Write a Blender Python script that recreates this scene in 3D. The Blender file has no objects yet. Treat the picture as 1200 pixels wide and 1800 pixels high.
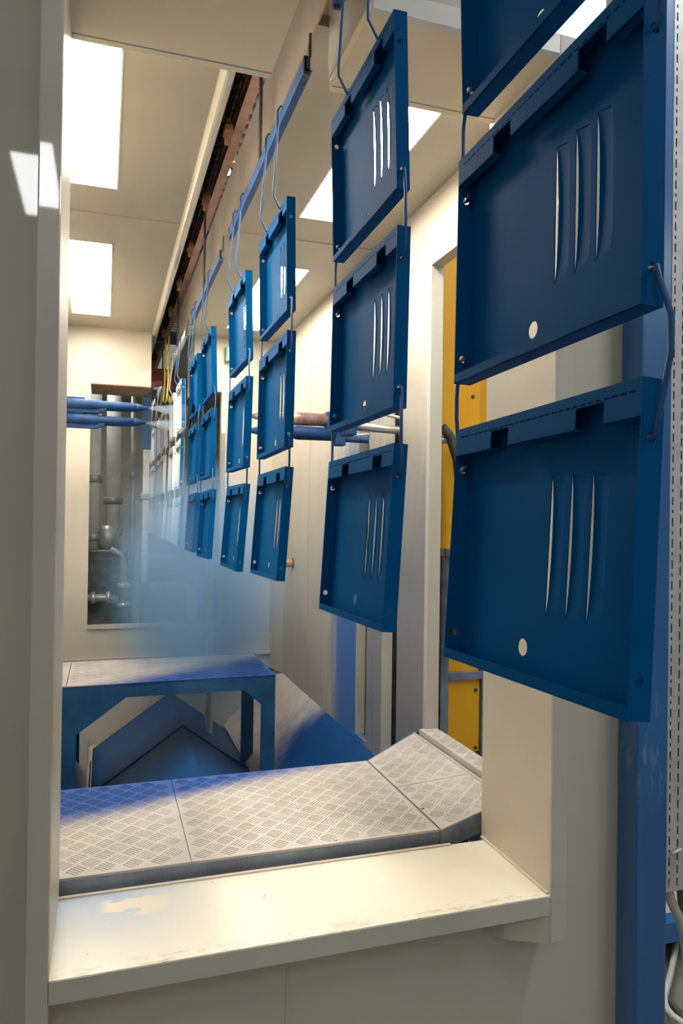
import bpy, bmesh, math, random
from mathutils import Vector, Matrix
random.seed(7)
S = bpy.context.scene
COL = S.collection
H0 = 1.65          # height of the camera above the hall floor; z values below are relative to it
PI = math.pi

# ------------------------------------------------------------------ camera
cam_d = bpy.data.cameras.new('camera')
cam = bpy.data.objects.new('camera', cam_d); COL.objects.link(cam)
cam_d.sensor_fit = 'VERTICAL'; cam_d.sensor_height = 36.0
cam_d.lens = 1281.7 / 1800 * 36.0
cam_d.clip_start = 0.02; cam_d.clip_end = 100
YAW, PITCH, ROLL = 0.3140, 0.00699, 0.01324
f = Vector((math.sin(YAW) * math.cos(PITCH), math.cos(YAW) * math.cos(PITCH), math.sin(PITCH)))
r = Vector((math.cos(YAW), -math.sin(YAW), 0)); u = r.cross(f)
r2 = r * math.cos(ROLL) + u * math.sin(ROLL); u2 = u * math.cos(ROLL) - r * math.sin(ROLL)
cam.matrix_world = Matrix(((r2.x, u2.x, -f.x, 0), (r2.y, u2.y, -f.y, 0), (r2.z, u2.z, -f.z, H0), (0, 0, 0, 1)))
S.camera = cam

# ------------------------------------------------------------------ world, exposure
W = bpy.data.worlds.new('hall_ambient'); S.world = W; W.use_nodes = True
bg = W.node_tree.nodes['Background']; bg.inputs[0].default_value = (0.95, 0.92, 0.82, 1); bg.inputs[1].default_value = 0.24
S.view_settings.view_transform = 'Standard'; S.view_settings.look = 'None'
S.view_settings.exposure = 0.18; S.view_settings.gamma = 1.0
S.view_settings.use_curve_mapping = False
BOOTH_LAMP = 27.0      # radiance of the booth ceiling lamps
HALL_LAMP = 20.0       # radiance of the hall luminaires
S.cycles.volume_bounces = 1
S.cycles.max_bounces = 10

# ------------------------------------------------------------------ node helper
class NT:
    def __init__(s, name):
        s.m = bpy.data.materials.new(name); s.m.use_nodes = True
        s.t = s.m.node_tree; s.n = s.t.nodes; s.p = s.n['Principled BSDF']
        s.out = s.n['Material Output']; s._pos = None
    def new(s, k): return s.n.new(k)
    def link(s, a, b): s.t.links.new(a, b)
    def put(s, sock, v):
        if hasattr(v, 'links') or isinstance(v, bpy.types.NodeSocket): s.link(v, sock)
        else: sock.default_value = v
    def math(s, op, a, b=0.0, clamp=False):
        n = s.new('ShaderNodeMath'); n.operation = op; n.use_clamp = clamp
        s.put(n.inputs[0], a); s.put(n.inputs[1], b); return n.outputs[0]
    def ramp(s, v, a, b, lo=0.0, hi=1.0):
        n = s.new('ShaderNodeMapRange'); n.interpolation_type = 'SMOOTHSTEP'
        s.put(n.inputs[0], v); n.inputs[1].default_value = a; n.inputs[2].default_value = b
        n.inputs[3].default_value = lo; n.inputs[4].default_value = hi; return n.outputs[0]
    def pos(s):
        if not s._pos:
            g = s.new('ShaderNodeNewGeometry'); x = s.new('ShaderNodeSeparateXYZ')
            s.link(g.outputs['Position'], x.inputs[0]); s._pos = (g.outputs['Position'], x.outputs[0], x.outputs[1], x.outputs[2])
        return s._pos
    def obj(s):
        return s.new('ShaderNodeTexCoord').outputs['Object']
    def noise(s, scale, vec=None, stretch=(1, 1, 1), detail=4, rough=0.55):
        m = s.new('ShaderNodeMapping'); m.inputs['Scale'].default_value = stretch
        s.link(vec if vec is not None else s.pos()[0], m.inputs[0])
        n = s.new('ShaderNodeTexNoise'); n.inputs['Scale'].default_value = scale
        n.inputs['Detail'].default_value = detail; n.inputs['Roughness'].default_value = rough
        s.link(m.outputs[0], n.inputs['Vector']); return n.outputs[0]
    def mix(s, fac, a, b):
        n = s.new('ShaderNodeMix'); n.data_type = 'RGBA'
        s.put(n.inputs[0], fac)
        for i, v in ((6, a), (7, b)):
            if isinstance(v, (tuple, list)): n.inputs[i].default_value = (*v[:3], 1)
            else: s.link(v, n.inputs[i])
        return n.outputs[2]
    def bump(s, h, strength=0.2, dist=0.002):
        b = s.new('ShaderNodeBump'); b.inputs['Strength'].default_value = strength; b.inputs['Distance'].default_value = dist
        s.link(h, b.inputs['Height']); s.link(b.outputs[0], s.p.inputs['Normal'])
    def base(s, v): s.put(s.p.inputs['Base Color'], (*v, 1) if isinstance(v, tuple) else v)
    def set(s, **k):
        names = {'rough': 'Roughness', 'metal': 'Metallic', 'spec': 'Specular IOR Level', 'coat': 'Coat Weight', 'coatr': 'Coat Roughness'}
        for a, v in k.items(): s.put(s.p.inputs[names[a]], v)

M = {}
BLUE = (0.0005, 0.087, 0.265)
POWDER = (0.001, 0.078, 0.255)
def simple(name, col, rough=0.5, metal=0.0, var=0.12, scale=6.0, bump=0.0, world=True, spec=0.5):
    t = NT(name)
    n = t.noise(scale, None if world else t.obj(), detail=5)
    dark = tuple(c * (1 - var) for c in col); lite = tuple(min(1, c * (1 + var)) for c in col)
    t.base(t.mix(t.ramp(n, 0.3, 0.7), dark, lite)); t.set(rough=rough, metal=metal, spec=spec)
    if bump: t.bump(t.noise(scale * 40, None if world else t.obj(), detail=2), bump, 0.001)
    M[name] = t.m; return t

simple('cream_outer', (0.57, 0.55, 0.465), 0.5, var=0.035, scale=3.0, bump=0.05)
simple('cream_flange', (0.58, 0.56, 0.49), 0.45, var=0.035, scale=3.5, bump=0.04)
simple('cream_ceiling', (0.43, 0.385, 0.295), 0.42, var=0.06, scale=2.5)
simple('slot_plate', (0.50, 0.40, 0.30), 0.35, var=0.12, scale=5)
simple('white_enamel', (0.80, 0.79, 0.75), 0.35, var=0.03)
simple('panel_blue', BLUE, 0.55, var=0.05, scale=9, bump=0.10, world=False, spec=0.03)
simple('panel_white', (0.74, 0.77, 0.80), 0.42, var=0.05, scale=9, world=False)
simple('wire_blue', (0.006, 0.085, 0.26), 0.45, var=0.1, scale=20)
simple('wire_white', (0.72, 0.72, 0.70), 0.45, var=0.05, scale=20)
simple('bar_blue', (0.03, 0.11, 0.33), 0.4, var=0.25, scale=14)
simple('steel_dark', (0.10, 0.095, 0.09), 0.45, metal=0.6, var=0.2, scale=18)
simple('steel', (0.50, 0.49, 0.47), 0.35, metal=0.7, var=0.12, scale=12)
simple('galvanised', (0.60, 0.60, 0.59), 0.42, metal=0.25, var=0.10, scale=25)
simple('chain_black', (0.018, 0.016, 0.014), 0.55, var=0.4, scale=30)
simple('rail_salmon', (0.74, 0.43, 0.31), 0.45, var=0.22, scale=9)
simple('trolley_copper', (0.42, 0.19, 0.09), 0.45, var=0.35, scale=22)
simple('machine_yellow', (0.92, 0.47, 0.016), 0.38, var=0.04, scale=3, bump=0.03)
simple('frame_greyblue', (0.20, 0.24, 0.33), 0.55, var=0.25, scale=16)
simple('hose_grey', (0.085, 0.082, 0.078), 0.6, var=0.15, scale=30)
simple('hose_light', (0.60, 0.60, 0.57), 0.5, var=0.08, scale=20)
simple('rubber_black', (0.012, 0.012, 0.013), 0.6, var=0.3, scale=20)
simple('hall_floor', (0.20, 0.19, 0.17), 0.55, var=0.25, scale=4, bump=0.1)
simple('hall_ceiling', (0.56, 0.42, 0.25), 0.7, var=0.12, scale=2)
simple('pipe_white', (0.66, 0.65, 0.60), 0.4, var=0.08, scale=10)
simple('pipe_grey', (0.30, 0.31, 0.30), 0.4, metal=0.4, var=0.2, scale=12)
simple('pump_dark', (0.10, 0.105, 0.105), 0.45, metal=0.3, var=0.35, scale=14)
simple('wall_olive', (0.42, 0.40, 0.32), 0.6, var=0.12, scale=4)
simple('gun_blue', (0.0005, 0.045, 0.165), 0.6, var=0.35, scale=16, bump=0.2)
simple('post_blue', (0.07, 0.17, 0.42), 0.5, var=0.15, scale=10)
simple('cable_yellow', (0.80, 0.62, 0.06), 0.4, var=0.05)
simple('exit_green', (0.12, 0.36, 0.24), 0.4, var=0.05)
simple('red_guard', (0.34, 0.06, 0.05), 0.5, var=0.2, scale=12)
simple('beam_blue', (0.05, 0.13, 0.36), 0.45, var=0.15, scale=8)

for k in ('cream_outer', 'cream_flange'):
    p_ = M[k].node_tree.nodes['Principled BSDF']; p_.inputs['Coat Weight'].default_value = 0.9; p_.inputs['Coat Roughness'].default_value = 0.03
# bare gun barrel with a heat tint
t = NT('gun_bare'); n = t.noise(14, stretch=(1, 0.3, 0.3))
t.base(t.mix(t.ramp(n, 0.35, 0.65), (0.20, 0.13, 0.16), (0.62, 0.40, 0.22))); t.set(rough=0.38, metal=0.35); M['gun_bare'] = t.m

# hall column: gloss blue paint, chalky scuffs
t = NT('column_blue'); n = t.noise(5, stretch=(1, 1, 0.5)); s2 = t.noise(22, stretch=(3, 3, 0.6), detail=6)
z = t.pos()[3]
c = t.mix(t.ramp(n, 0.3, 0.7), (0.006, 0.110, 0.33), (0.010, 0.145, 0.40))
sm = t.math('MULTIPLY', t.ramp(z, H0 - 0.75, H0 - 0.62), t.ramp(z, H0 - 0.40, H0 - 0.55))
c = t.mix(t.math('MULTIPLY', t.math('MULTIPLY', t.ramp(s2, 0.50, 0.72), sm), 0.45), c, (0.32, 0.38, 0.50))
t.base(c); t.set(rough=0.40, spec=0.5, coat=1.0, coatr=0.22); M['column_blue'] = t.m

# sill: cream paint worn through, faint blue dusting at one corner, scratches
t = NT('sill_paint'); P, x, y, z = t.pos()
n = t.noise(3.0)
c = t.mix(t.ramp(n, 0.3, 0.7), (0.78, 0.73, 0.61), (0.84, 0.79, 0.67))
wear = t.noise(7, stretch=(1, 1.6, 1), detail=6)
dust = t.math('MULTIPLY', t.ramp(x, 0.34, 0.0), t.ramp(y, 1.48, 1.80))
c = t.mix(t.math('MULTIPLY', dust, 0.85), c, (0.36, 0.45, 0.62))
chip = t.math('MULTIPLY', t.ramp(wear, 0.56, 0.575), t.math('MULTIPLY', t.ramp(x, 0.19, 0.12), t.math('MULTIPLY', t.ramp(x, -0.01, 0.03), t.ramp(y, 1.62, 1.68))))
c = t.mix(chip, c, (0.70, 0.655, 0.54))
spk = t.noise(42, stretch=(1, 0.55, 1), detail=3); spk2 = t.noise(4.2, detail=2)
mk = t.math('MULTIPLY', t.ramp(spk, 0.70, 0.76), t.ramp(spk2, 0.48, 0.62))
c = t.mix(t.math('MULTIPLY', mk, 0.75), c, (0.30, 0.24, 0.17))
edge = t.math('MULTIPLY', t.ramp(y, 1.56, 1.51), t.ramp(t.noise(30, stretch=(1, 3, 1)), 0.5, 0.68))
c = t.mix(t.math('MULTIPLY', edge, 0.5), c, (0.36, 0.28, 0.19))
t.base(c); t.set(rough=0.24); M['sill_paint'] = t.m

# booth interior wall: cream with blue powder overspray around the gun slots
def stained_wall(name, col, kind):
    t = NT(name); P, x, y, z = t.pos()
    n = t.noise(2.5)
    c = t.mix(t.ramp(n, 0.3, 0.7), tuple(a * 0.93 for a in col), col)
    streak = t.noise(9, stretch=(1, 1.2, 0.16), detail=6); fine = t.noise(60, stretch=(1, 1, 0.35), detail=4)
    zz = t.math('SUBTRACT', z, H0)
    if kind == 'right':
        band = t.math('MULTIPLY', t.ramp(y, 4.25, 3.60), t.ramp(y, 3.36, 3.42))
        low = t.math('ADD', t.math('MULTIPLY', band, t.ramp(zz, 0.9, -0.6, 0.45, 1.0)), t.math('MULTIPLY', streak, 0.55))
        m1 = t.ramp(low, 0.60, 1.15)
        c = t.mix(t.math('MULTIPLY', m1, 0.92), c, (0.012, 0.13, 0.42))
        grey = t.math('MULTIPLY', t.ramp(y, 3.45, 3.34), t.ramp(t.math('ADD', zz, t.math('MULTIPLY', streak, 0.8)), 1.3, 0.0))
        c = t.mix(t.math('MULTIPLY', grey, 0.80), c, (0.19, 0.21, 0.24))
        m2 = t.math('MULTIPLY', t.ramp(streak, 0.50, 0.60), t.math('MULTIPLY', t.ramp(y, 4.4, 3.4), t.ramp(fine, 0.44, 0.60)))
        c = t.mix(t.math('MULTIPLY', t.math('MULTIPLY', m2, t.ramp(y, 2.9, 3.45, 0.12, 1.0)), 0.75), c, (0.03, 0.14, 0.38))
        m3 = t.math('MULTIPLY', t.ramp(fine, 0.62, 0.72), t.ramp(streak, 0.48, 0.6))
        c = t.mix(t.math('MULTIPLY', m3, 0.6), c, (0.22, 0.22, 0.24))
    elif kind == 'back':
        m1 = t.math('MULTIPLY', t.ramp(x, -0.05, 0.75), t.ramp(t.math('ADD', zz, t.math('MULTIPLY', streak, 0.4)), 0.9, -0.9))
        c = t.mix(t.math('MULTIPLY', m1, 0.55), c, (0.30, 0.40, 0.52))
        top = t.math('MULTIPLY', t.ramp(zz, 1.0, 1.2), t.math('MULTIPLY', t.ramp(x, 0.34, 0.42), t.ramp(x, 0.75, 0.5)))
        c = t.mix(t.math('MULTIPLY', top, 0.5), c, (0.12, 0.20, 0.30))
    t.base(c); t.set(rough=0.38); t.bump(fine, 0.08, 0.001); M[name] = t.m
stained_wall('cream_right', (0.52, 0.465, 0.38), 'right')
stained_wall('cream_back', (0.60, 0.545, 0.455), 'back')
stained_wall('cream_bounce_lit', (0.90, 0.77, 0.57), 'plain')  # inner cream made lighter and warmer: bounced light put into the soffit colour
stained_wall('cream_inner', (0.70, 0.625, 0.50), 'plain')
simple('rust_brown', (0.34, 0.20, 0.11), 0.6, var=0.25, scale=8)

# tread plate: dusty aluminium with blue powder fallen on it
def tread(name, kind):
    t = NT(name); P, x, y, z = t.pos()
    n = t.noise(5); n2 = t.noise(120, detail=2)
    c = t.mix(t.ramp(n, 0.3, 0.7), (0.44, 0.41, 0.385), (0.54, 0.51, 0.48))
    if kind == 'front':
        e = t.math('SUBTRACT', y, t.math('ADD', 2.185, t.math('MULTIPLY', t.math('ADD', x, 0.1), 0.31)))
        m = t.ramp(t.math('ADD', e, t.math('MULTIPLY', t.math('SUBTRACT', n, 0.5), 0.10)), -0.08, 0.06)
        m = t.math('MULTIPLY', m, t.ramp(x, 0.86, 0.70))
    else:
        e = t.math('ADD', t.math('MULTIPLY', t.math('SUBTRACT', 4.14, y), 2.6), t.math('MULTIPLY', t.math('SUBTRACT', x, 0.25), 1.7))
        m = t.ramp(t.math('ADD', e, t.math('MULTIPLY', n, 0.3)), 0.0, 0.85)
    c = t.mix(t.math('MULTIPLY', m, 0.97), c, (0.0005, 0.058, 0.27))
    sp = t.ramp(n2, 0.70, 0.76); c = t.mix(t.math('MULTIPLY', sp, 0.35), c, (0.25, 0.22, 0.2))
    t.base(c); t.set(rough=0.55, spec=0.25); M[name] = t.m
tread('tread_front', 'front'); tread('tread_rear', 'rear')

t = NT('fascia_steel'); P, x, y, z = t.pos(); n = t.noise(9)
c = t.mix(t.ramp(n, 0.35, 0.7), (0.19, 0.225, 0.28), (0.30, 0.35, 0.42)); t.base(c); t.set(rough=0.5, metal=0.1); M['fascia_steel'] = t.m

t = NT('fascia_powder'); n = t.noise(7)
t.base(t.mix(t.ramp(n, 0.3, 0.7), (0.006, 0.060, 0.150), (0.015, 0.10, 0.235))); t.set(rough=0.6); M['fascia_powder'] = t.m

# hopper plates: blue powder lying thick near the front, bare beige steel toward the rear
t = NT('hopper_powder'); P, x, y, z = t.pos(); n = t.noise(2.2); nf = t.noise(40, detail=3)
e = t.math('ADD', y, t.math('MULTIPLY', t.math('SUBTRACT', n, 0.5), 0.9))
m = t.ramp(e, 4.55, 3.95)
c = t.mix(t.ramp(n, 0.3, 0.7), (0.42, 0.37, 0.34), (0.54, 0.49, 0.45))
c = t.mix(m, c, t.mix(t.ramp(n, 0.3, 0.7), (0.0003, 0.042, 0.160), (0.0006, 0.058, 0.205)))
t.base(c); t.set(rough=0.65, spec=0.2); t.bump(nf, 0.15, 0.002); M['hopper_powder'] = t.m
t = NT('ridge_powder'); P, x, y, z = t.pos(); n = t.noise(2.6)
e = t.math('ADD', y, t.math('MULTIPLY', t.math('SUBTRACT', n, 0.5), 0.7))
c = t.mix(t.ramp(e, 5.6, 5.3), (0.48, 0.43, 0.40), t.mix(t.ramp(n, 0.3, 0.7), (0.0003, 0.052, 0.175), (0.0006, 0.074, 0.225)))
t.base(c); t.set(rough=0.5); M['ridge_powder'] = t.m

def emit(name, col, st):
    t = NT(name); t.base((0.8, 0.8, 0.8)); t.p.inputs['Emission Color'].default_value = (*col, 1)
    t.p.inputs['Emission Strength'].default_value = st; M[name] = t.m
emit('booth_diffuser', (1.0, 0.92, 0.78), BOOTH_LAMP)
emit('hall_diffuser', (0.96, 0.98, 1.0), HALL_LAMP)
emit('bulb_warm', (1.0, 0.85, 0.6), 14.0)

# ------------------------------------------------------------------ mesh helper
class MB:
    def __init__(s): s.v = []; s.f = []; s.smooth = set()
    def add(s, vs, fs, smooth=False):
        k = len(s.v); s.v += [tuple(p) for p in vs]
        for q in fs:
            if smooth: s.smooth.add(len(s.f))
            s.f.append(tuple(i + k for i in q))
        return s
    def box(s, x0, x1, y0, y1, z0, z1, bev=0.0):
        x0, x1 = sorted((x0, x1)); y0, y1 = sorted((y0, y1)); z0, z1 = sorted((z0, z1))
        if bev <= 0:
            vs = [(x, y, z) for x in (x0, x1) for y in (y0, y1) for z in (z0, z1)]
            return s.add(vs, [(0, 1, 3, 2), (4, 6, 7, 5), (0, 4, 5, 1), (2, 3, 7, 6), (0, 2, 6, 4), (1, 5, 7, 3)])
        bm = bmesh.new(); bmesh.ops.create_cube(bm, size=1)
        for v in bm.verts:
            v.co = Vector(((x0 + x1) / 2 + v.co.x * (x1 - x0), (y0 + y1) / 2 + v.co.y * (y1 - y0), (z0 + z1) / 2 + v.co.z * (z1 - z0)))
        bmesh.ops.bevel(bm, geom=bm.edges[:], offset=bev, segments=2, profile=0.6, affect='EDGES')
        bm.verts.index_update()
        s.add([v.co for v in bm.verts], [[v.index for v in q.verts] for q in bm.faces]); bm.free(); return s
    def prism(s, poly, axis, a, b):
        """poly: 2D points in the two other axes (in xyz order), extruded along axis from a to b"""
        def P(p, h):
            q = list(p); q.insert('xyz'.index(axis), h); return q
        n = len(poly)
        vs = [P(p, a) for p in poly] + [P(p, b) for p in poly]
        return s.add(vs, [tuple(range(n))[::-1], tuple(range(n, 2 * n))] + [(i, (i + 1) % n, n + (i + 1) % n, n + i) for i in range(n)])
    def tube(s, pts, rad, n=8, cap=True, smooth=True):
        pts = [Vector(p) for p in pts]; m = len(pts)
        rads = rad if isinstance(rad, (list, tuple)) else [rad] * m
        vs = []; ref = None
        for i, p in enumerate(pts):
            d = (pts[min(i + 1, m - 1)] - pts[max(i - 1, 0)]).normalized()
            if ref is None: ref = Vector((0, 0, 1)) if abs(d.z) < 0.9 else Vector((1, 0, 0))
            a = (ref - d * ref.dot(d)).normalized(); b = d.cross(a); ref = a
            vs += [p + (a * math.cos(2 * PI * k / n) + b * math.sin(2 * PI * k / n)) * rads[i] for k in range(n)]
        fs = [(i * n + k, i * n + (k + 1) % n, (i + 1) * n + (k + 1) % n, (i + 1) * n + k) for i in range(m - 1) for k in range(n)]
        s.add(vs, fs, smooth)
        if cap: k = len(s.v) - len(vs); s.f.append(tuple(range(k, k + n))[::-1]); s.f.append(tuple(range(k + (m - 1) * n, k + m * n)))
        return s
    def lathe(s, o, d, prof, n=20):
        """prof: (distance along d, radius)"""
        o = Vector(o); d = Vector(d).normalized()
        return s.tube([o + d * h for h, _ in prof], [q for _, q in prof], n)
    def plate(s, o, ax, ay, outer, holes, thick):
        """flat plate with holes: o origin, ax, ay in-plane axes, extruded by thick along ax x ay"""
        o, ax, ay = Vector(o), Vector(ax), Vector(ay); nz = ax.cross(ay) * thick
        bm = bmesh.new(); es = []
        for loop in [outer] + holes:
            vs = [bm.verts.new(o + ax * a + ay * b) for a, b in loop]
            es += [bm.edges.new((vs[i], vs[(i + 1) % len(vs)])) for i in range(len(vs))]
        bmesh.ops.triangle_fill(bm, use_beauty=True, use_dissolve=False, edges=es)
        if thick:
            g = bmesh.ops.extrude_face_region(bm, geom=bm.faces[:])
            bmesh.ops.translate(bm, vec=nz, verts=[q for q in g['geom'] if isinstance(q, bmesh.types.BMVert)])
        bmesh.ops.recalc_face_normals(bm, faces=bm.faces[:])
        bm.verts.index_update()
        s.add([v.co for v in bm.verts], [[v.index for v in q.verts] for q in bm.faces]); bm.free(); return s
    def mesh(s, name, mat):
        me = bpy.data.meshes.new(name); me.from_pydata(s.v, [], s.f)
        for i in s.smooth: me.polygons[i].use_smooth = True
        if mat: me.materials.append(M[mat])
        bm = bmesh.new(); bm.from_mesh(me); bmesh.ops.recalc_face_normals(bm, faces=bm.faces[:]); bm.to_mesh(me); bm.free()
        return me
    def build(s, name, mat, parent=None, local=False):
        """local: coordinates already in the parent's frame; else scene coordinates with z relative to the camera"""
        if not local:
            base = Vector(parent['_o']) if parent is not None and '_o' in parent else None
            if base is None:
                xs = [p[0] for p in s.v]; ys = [p[1] for p in s.v]; zs = [p[2] for p in s.v]
                base = Vector(((min(xs) + max(xs)) / 2, (min(ys) + max(ys)) / 2, min(zs)))
            s.v = [(p[0] - base.x, p[1] - base.y, p[2] - base.z) for p in s.v]
        o = bpy.data.objects.new(name, s.mesh(name, mat)); COL.objects.link(o)
        if parent is not None: o.parent = parent
        if not local:
            o['_o'] = tuple(base)
            if parent is None: o.location = (base.x, base.y, base.z + H0)
        return o

def tag(o, label, cat=None, group=None, kind=None):
    o['label'] = label
    if cat: o['category'] = cat
    if group: o['group'] = group
    if kind: o['kind'] = kind
    return o
def thing(name, loc, label, cat, group=None, kind=None):
    o = bpy.data.objects.new(name, None); COL.objects.link(o); o.empty_display_size = 0.05
    o.location = (loc[0], loc[1], loc[2] + H0); o['_o'] = tuple(loc)
    return tag(o, label, cat, group, kind)
def box(name, mat, b, parent=None, bev=0.0): return MB().box(*b, bev=bev).build(name, mat, parent)
def circle(cx, cy, ra, n=12, rb=None):
    rb = rb or ra
    return [(cx + ra * math.cos(2 * PI * i / n), cy + rb * math.sin(2 * PI * i / n)) for i in range(n)]
def rect(x0, x1, y0, y1): return [(x0, y0), (x1, y0), (x1, y1), (x0, y1)]

# key dimensions (metres, z relative to the camera)
YF, YW, YB = 1.507, 1.60, 1.84           # frame front, outer wall face, frame back
XL, XR = -0.089, 1.028                   # clear opening
ZS, ZH = -0.90, 1.126                    # sill top, header soffit
SL, SR = 0.388, 0.549                    # conveyor slot through the header
BXL, BXR = -0.29, 1.23                   # booth side walls
ZC, ZP = 1.294, -0.864                   # booth ceiling, platform top
YK = 5.33                                # rear wall
FL = -H0

# ================================================================== setting
tag(box('floor', 'hall_floor', (-3, 6, -3.5, 11, FL - 0.1, FL)), 'grey concrete floor of the hall', 'floor', kind='structure')

# outer front wall, pieces round the opening
wf = thing('wall_front', (0.4, YW, FL), 'grey-cream painted sheet wall with the booth opening in it', 'wall', kind='structure')
box('wall_sheet', 'cream_outer', (-1.6, XL - 0.02, YW, YB, FL, 1.62), wf)
box('wall_sheet', 'cream_outer', (XR + 0.02, 1.31, YW, YB, FL, 1.62), wf)
box('wall_sheet', 'cream_outer', (XL - 0.02, 0.405, YW, YB - 0.1, FL, ZS - 0.01), wf)
box('wall_sheet', 'cream_outer', (0.409, XR + 0.02, YW, YB - 0.1, FL, ZS - 0.01), wf)
box('joint_strip', 'cream_flange', (0.403, 0.411, YW - 0.002, YW + 0.02, FL, ZS - 0.03), wf)
box('wall_sheet', 'cream_outer', (XL - 0.02, SL - 0.004, YW, YB - 0.002, ZH + 0.031, 1.62), wf)
box('wall_sheet', 'cream_outer', (SR + 0.004, XR + 0.02, YW, YB - 0.002, ZH + 0.031, 1.62), wf)

# frame of the opening: deep box sections standing proud of the wall
tr = thing('trim_1', (XL, YF, FL), 'left jamb of the booth opening, glossy grey-cream box section', 'jamb', kind='structure')
box('front_flange', 'cream_flange', (-0.131, XL - 0.0008, YF, YW, FL, 1.62), tr, 0.003)
box('reveal', 'cream_inner', (XL - 0.02, XL, YF + 0.004, YB + 0.004, FL, 1.62), tr)
tr = thing('trim_2', (XR, YF, -1.015), 'right jamb of the booth opening, cream box section ending below the sill', 'jamb', kind='structure')
box('front_flange', 'cream_flange', (XR + 0.0005, 1.074, YF, YW, -1.015, ZH + 0.047), tr, 0.003)
box('reveal', 'cream_inner', (XR, XR + 0.02, YF + 0.004, YB + 0.004, -0.95, ZH), tr)
g = MB(); a = [(1.029, YF + 0.002), (0.931, 1.556), (0.90, YW), (1.029, YW)]
g.prism(a, 'z', -1.015, -0.948); g.build('lower_bracket', 'cream_outer', tr)
tr = thing('trim_3', (0.47, YF, -0.947), 'cream painted sill shelf with chipped paint and scratches', 'sill', kind='structure')
box('shelf', 'sill_paint', (XL, XR, YF + 0.0015, 1.824, ZS - 0.03, ZS), tr)
box('front_lip', 'cream_flange', (XL, XR, YF, YF + 0.02, -0.947, ZS - 0.0012), tr, 0.002)
box('rear_bead', 'cream_inner', (XL, 0.92, 1.818, 1.827, ZS - 0.02, ZS + 0.004), tr)
box('side_bead', 'cream_inner', (XR - 0.006, XR, YF + 0.01, YB, ZS - 0.001, ZS + 0.005), tr)
tr = thing('trim_4', (0.15, YF, ZH), 'cream header soffit left of the conveyor slot', 'header', kind='structure')
box('soffit', 'cream_bounce_lit', (XL, SL, YF + 0.02, YB, ZH, ZH + 0.03), tr)
box('front_lip', 'cream_flange', (XL, SL, YF, YF + 0.02, ZH, ZH + 0.047), tr)
box('lip_top', 'cream_flange', (XL, SL, YF + 0.02, YW, ZH + 0.04, ZH + 0.047), tr)
box('slot_cheek', 'cream_inner', (SL - 0.002, SL + 0.003, YF + 0.004, YB, ZH + 0.03, 1.62), tr)
box('edge_seam', 'pipe_grey', (XL, SL, YB - 0.026, YB - 0.022, ZH - 0.0006, ZH + 0.002), tr)
tr = thing('trim_5', (0.8, YF, ZH), 'cream header soffit right of the conveyor slot with white front lip', 'header', kind='structure')
box('soffit', 'cream_bounce_lit', (SR, XR, YF + 0.02, YB, ZH, ZH + 0.03), tr)
box('front_lip', 'white_enamel', (SR, XR, YF, YF + 0.02, ZH, ZH + 0.047), tr)
box('lip_top', 'cream_flange', (SR, XR, YF + 0.02, YW, ZH + 0.04, ZH + 0.047), tr)
box('slot_cheek', 'cream_flange', (SR - 0.004, SR + 0.002, YF + 0.004, YB, ZH + 0.03, 1.62), tr)
box('edge_seam', 'pipe_grey', (SR, XR, YB - 0.026, YB - 0.022, ZH - 0.0006, ZH + 0.002), tr)

# booth side walls
o = MB()
slots = [(2.975, 3.147), (3.364, 3.507)]
DOOR = (1.90, 2.665, -0.90, 1.015)
outer = rect(YB, YK, -1.125, ZC + 0.2)
holes = [rect(DOOR[0], DOOR[1], DOOR[2], DOOR[3])] + [rect(a, b, -1.10, 0.56) for a, b in slots]
wr = thing('wall_right', (BXR, 3.5, -1.125), 'cream right booth wall smeared with blue powder around two gun slots', 'wall', kind='structure')
MB().plate((BXR, 0, 0), (0, 1, 0), (0, 0, 1), outer, holes, 0.038).build('wall_sheet', 'cream_right', wr)
for a_, b_ in slots:
    box('slot_jamb', 'cream_flange', (BXR - 0.003, BXR + 0.046, b_ - 0.005, b_ + 0.004, -1.10, 0.56), wr)
for yy in (3.92, 4.45): box('fold_line', 'cream_right', (BXR - 0.003, BXR, yy, yy + 0.012, -1.10, ZC), wr)
# rounded corner column at the rear
MB().prism([(BXR, YK - 0.22), (BXR - 0.025, YK - 0.14), (BXR - 0.045, YK - 0.05), (BXR - 0.05, YK), (BXR, YK)], 'z', -1.12, ZC).build('corner_cover', 'cream_right', wr)
tag(box('wall_left', 'cream_inner', (BXL - 0.04, BXL, YB, YK, -1.6, ZC + 0.05)), 'cream left booth wall behind the jamb', 'wall', kind='structure')
d = thing('door_1', (BXR, DOOR[0], DOOR[2]), 'open doorway with pale frame in the right booth wall', 'doorway', kind='structure')
box('far_jamb', 'cream_flange', (BXR - 0.004, BXR + 0.05, DOOR[1] - 0.012, DOOR[1] + 0.02, DOOR[2], DOOR[3]), d, 0.002)
box('head', 'cream_flange', (BXR - 0.004, BXR + 0.05, DOOR[0], DOOR[1] + 0.02, DOOR[3] - 0.004, DOOR[3] + 0.02), d, 0.002)
box('near_jamb', 'cream_flange', (BXR - 0.004, BXR + 0.05, DOOR[0] - 0.02, DOOR[0] + 0.01, DOOR[2], DOOR[3]), d, 0.002)

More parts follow.
